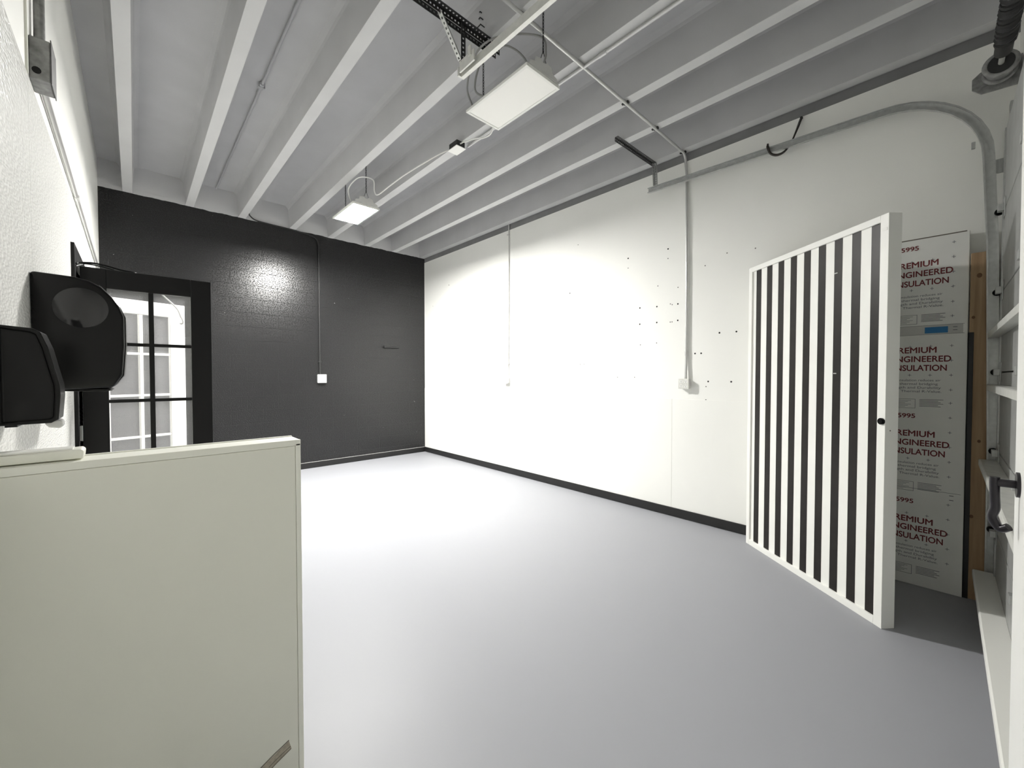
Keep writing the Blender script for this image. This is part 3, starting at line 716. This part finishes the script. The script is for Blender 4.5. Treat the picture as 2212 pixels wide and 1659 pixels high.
ts = thing('torsion_spring', 'dark torsion spring and cable drum above the overhead door, top right corner', 'spring', (3.2, -0.2, 3.33))
obj('shaft', MB().tube([(1.7,-0.205,3.335),(4.05,-0.205,3.335)], 0.0127, 12), M['steellight'], ts, smooth=True)
coil = MB(); pts = []
for i in range(40*12+1):
    a_ = 2*math.pi*i/12; pts.append((2.0+1.55*i/(40*12), -0.205+0.03*math.cos(a_), 3.335+0.03*math.sin(a_)))
coil.tube(pts, 0.0155, 6)
obj('spring_coil', coil, M['darksteel'], ts, smooth=True)
obj('winding_cone', MB().tube([(3.53,-0.205,3.335),(3.66,-0.205,3.335)], 0.036, 16), M['darksteel'], ts, smooth=True)
dr = MB().tube([(3.79,-0.205,3.335),(3.885,-0.205,3.335)], 0.058, 24)
dr.torus((3.795,-0.205,3.335), 0.062, 0.014, 'x', 1, 1, 28, 8); dr.torus((3.88,-0.205,3.335), 0.062, 0.012, 'x', 1, 1, 28, 8)
obj('cable_drum', dr, M['galvbox'], ts, smooth=True)
obj('drum_face', MB().tube([(3.782,-0.205,3.335),(3.786,-0.205,3.335)], 0.054, 24), M['darksteel'], ts, smooth=True)
bp_ = MB().prism([(-0.295,3.24),(-0.135,3.25),(-0.095,3.29),(-0.095,3.36),(-0.13,3.39),(-0.295,3.40)], 'x', 3.925, 3.931).box(3.925, 3.975, -0.296, -0.29, 3.22, 3.42)
obj('bearing_plate', bp_, M['galvbox'], ts, bevel=0.003)
obj('bearing', MB().torus((3.92,-0.205,3.335), 0.025, 0.012, 'x'), M['steel'], ts, smooth=True)

# white door leaf at the right edge of the view
wd = struct(bpy.data.objects.new('door_4', None)); COL.objects.link(wd)
obj('door_leaf', MB().prism([(0.72,0.01),(1.487,0.01),(1.535,1.48),(1.60,3.05),(0.72,3.05)], 'y', -0.165, -0.120), M['whitegloss'], wd, bevel=0.003)
HXX = 1.44
obj('handle_rose', MB().tube([(HXX,-0.121,1.235),(HXX,-0.115,1.235)], 0.028, 24), M['handle'], wd, smooth=True)
hl = MB().tube([(HXX,-0.115,1.235),(HXX,-0.088,1.235)], 0.009, 14)
hl.tube(smooth_path([(HXX,-0.084,1.247),(HXX,-0.084,1.232),(HXX+0.002,-0.085,1.20),(HXX+0.004,-0.086,1.175),(HXX+0.004,-0.082,1.155),(HXX+0.004,-0.089,1.135),(HXX,-0.096,1.130),(HXX-0.006,-0.106,1.138)],6), 0.0085, 12)
obj('lever', hl, M['handle'], wd, smooth=True)

# ---------------------------------------------------------------- striped panel
SP = thing('striped_panel', 'tall white framed panel painted with black vertical stripes, standing angled by the wall', 'panel', (3.934, 1.173, 0))
SP.rotation_euler = (0, 0, math.atan2(-0.775, -0.632))
W, H, T = 1.222, 2.412, 0.082
f = MB()
fr = lambda a, b: None
f.box(0, 0.040, 0, T, 0, H); f.box(W-0.050, W, 0, T, 0, H); f.box(0.040, W-0.050, 0, T, H-0.040, H); f.box(0.040, W-0.050, 0, T, 0, 0.046)
obj('panel_frame', f, M['frame'], SP, bevel=0.002, local=True)
obj('panel_face', MB().box(0.040, W-0.050, 0.014, T-0.01, 0.046, H-0.040), M['frame'], SP, local=True)
for i in range(9):
    x0 = 0.0800 + 0.1283*i
    obj('black_stripe', MB().box(x0, x0+0.0595, 0.0125, 0.0145, 0.046, H-0.040), M['stripe'], SP, local=True)['label'] = 'black painted stripe'
k = 20
obj('door_knob', MB().tube([(1.203,0.0,1.213),(1.203,-0.010,1.213)], 0.019, 20).tube([(1.203,-0.010,1.213),(1.203,-0.013,1.213)], 0.014, 20), M['blackplastic'], SP, local=True, smooth=True)
obj('paper_tag', MB().box(1.184, 1.212, -0.0015, 0.0, 2.315, 2.332), M['whiteplastic'], SP, local=True)
for x, z in ((0.865, 2.155), (0.868, 1.493)):
    obj('paint_chip', MB().box(x-0.012, x+0.010, 0.0115, 0.0126, z-0.003, z+0.003), M['chip'], SP, local=True)
obj('screw_hole', MB().tube([(W-0.001,0.032,1.16),(W+0.0006,0.032,1.16)], 0.004, 8), M['dark'], SP, local=True)

# ---------------------------------------------------------------- insulation board
IB = thing('insulation_board', 'white rigid insulation board with red lettering standing against the wall', 'insulation board', (4.0, -0.105, 0.002))
IB.rotation_euler = (-R(1.1), 0, -R(90))
obj('board', MB().box(-1.22, 0.0, 0.0, 0.05, 0, 2.44), M['insul'], IB, bevel=0.002, local=True)
obj('foam_edge', MB().box(-0.0004, 0.001, 0.002, 0.048, 0.002, 2.438), M['foam'], IB, local=True)
obj('top_edge', MB().box(-1.21, -0.012, -0.0012, 0.04, 2.434, 2.4412), M['scuff'], IB, local=True)
def LX_(y): return -(y + 0.105)
for i, zt in enumerate((2.243, 1.640, 1.053, 0.445)):
    dz = (0.0655, 0.0625, 0.064, 0.060)[i]
    for j, (s, xr, wd_) in enumerate((('PREMIUM', -0.141, 0.216), ('ENGINEERED', -0.072, 0.292), ('INSULATION', -0.091, 0.262))):
        text('printed_headline', s, M['red'], IB, xr, zt - j*dz - 0.004, wd_, 0.040, bold=0.022)
for zt in (2.360, 1.178, 0.574):
    text('printed_number', '5995', M['red'], IB, -0.238, zt, 0.088, 0.030, bold=0.022)
lines = ['Continuous insulation reduces air', 'leakage and thermal bridging', 'with Strength and Durability', 'and Stated Thermal R-Value.']
for zt in (2.030, 1.437, 0.852, 0.262):
    for j, (s, xr) in enumerate(zip(lines, (-0.118, -0.131, -0.116, -0.113))):
        text('printed_paragraph', s, M['ink'], IB, xr, zt - j*0.026, 0.33, 0.016)
    zb = zt - 0.125
    bx = MB()
    def fr_(x0, x1, z0, z1):
        for q in ((x0,x1,z0,z0+0.002),(x0,x1,z1-0.002,z1),(x0,x0+0.002,z0,z1),(x1-0.002,x1,z0,z1)):
            bx.box(q[0], q[1], -0.0014, -0.0004, q[2], q[3])
    fr_(-0.40, -0.238, zb-0.066, zb)
    for q in range(6):
        bx.box(-0.39, -0.26-0.015*(q % 3), -0.0014, -0.0004, zb-0.012-q*0.009, zb-0.010-q*0.009)
        bx.box(-0.218, -0.103-0.012*((q*2) % 3), -0.0014, -0.0004, zb-0.004-q*0.0095, zb-0.001-q*0.0095)
    obj('printed_table', bx, M['ink'], IB, local=True)
cm = MB().box(-0.009, 0.009, 0, 0.0009, -0.0012, 0.0012).box(-0.0012, 0.0012, -0.0001, 0.0009, -0.009, 0.009)
cross0 = None
for i, zt in enumerate((2.378, 2.279, 2.179, 2.080, 1.978, 1.881, 1.680, 1.58, 1.48, 1.38, 1.29, 1.19, 1.09, 0.99, 0.89, 0.79, 0.60, 0.50, 0.40, 0.30, 0.20)):
    for x in (-0.070, -0.169, -0.270, -0.37):
        if x < -0.1 and zt not in (2.279, 2.080, 1.680, 1.48, 1.09, 0.89, 0.50, 0.30): continue
        if cross0 is None:
            o = cross0 = obj('printed_cross', cm, M['ink'], IB, local=True)
        else:
            o = cross0.copy(); COL.objects.link(o); o.parent = IB
        o.location = (x, -0.0013, zt)
obj('seam_tape', MB().box(-0.60, -0.020, -0.0012, -0.0002, 1.763, 1.824), M['silver'], IB, local=True)
obj('blue_tape', MB().box(-0.199, -0.089, -0.0022, -0.0012, 1.770, 1.812), M['tape'], IB, local=True)['label'] = 'blue tape patch'
for z0 in (1.806, 1.786, 0.664, 0.634):
    obj('printed_dash', MB().box(-0.066, -0.046, -0.0018, -0.0004, z0-0.002, z0+0.002), M['ink'], IB, local=True)
for z0 in (1.825, 1.762, 0.681):
    obj('printed_seam_line', MB().box(-0.6, -0.014, -0.0013, -0.0002, z0-0.001, z0+0.001), M['ink'], IB, local=True)

# ---------------------------------------------------------------- lumber and strip in the corner
pk = thing('lumber_plank', 'brown pine plank standing upright beside the insulation board', 'plank', (4.06, -0.15, 0))
obj('plank', MB().box(4.018, 4.056, -0.205, -0.112, 0.0, 2.28), M['wood'], pk, bevel=0.003)
knm = mat('dark_knot', (0.16,0.085,0.04), 0.7)
for y, z_, r in ((-0.15, 2.13, 0.012), (-0.128, 1.86, 0.008), (-0.165, 1.05, 0.008), (-0.14, 0.55, 0.009)):
    kn = MB().add([(4.0172, y + r*math.cos(2*math.pi*i/12), z_ + 1.3*r*math.sin(2*math.pi*i/12)) for i in range(12)], [list(range(12))])
    obj('wood_knot', kn, knm, pk)
tag(obj('metal_strip', MB().box(4.012, 4.017, -0.132, -0.107, 0.0, 1.762).box(4.012, 4.028, -0.111, -0.107, 0.0, 1.762), M['darksteel'], bevel=0.001),
    'narrow black metal strip standing between insulation board and plank', 'strip')
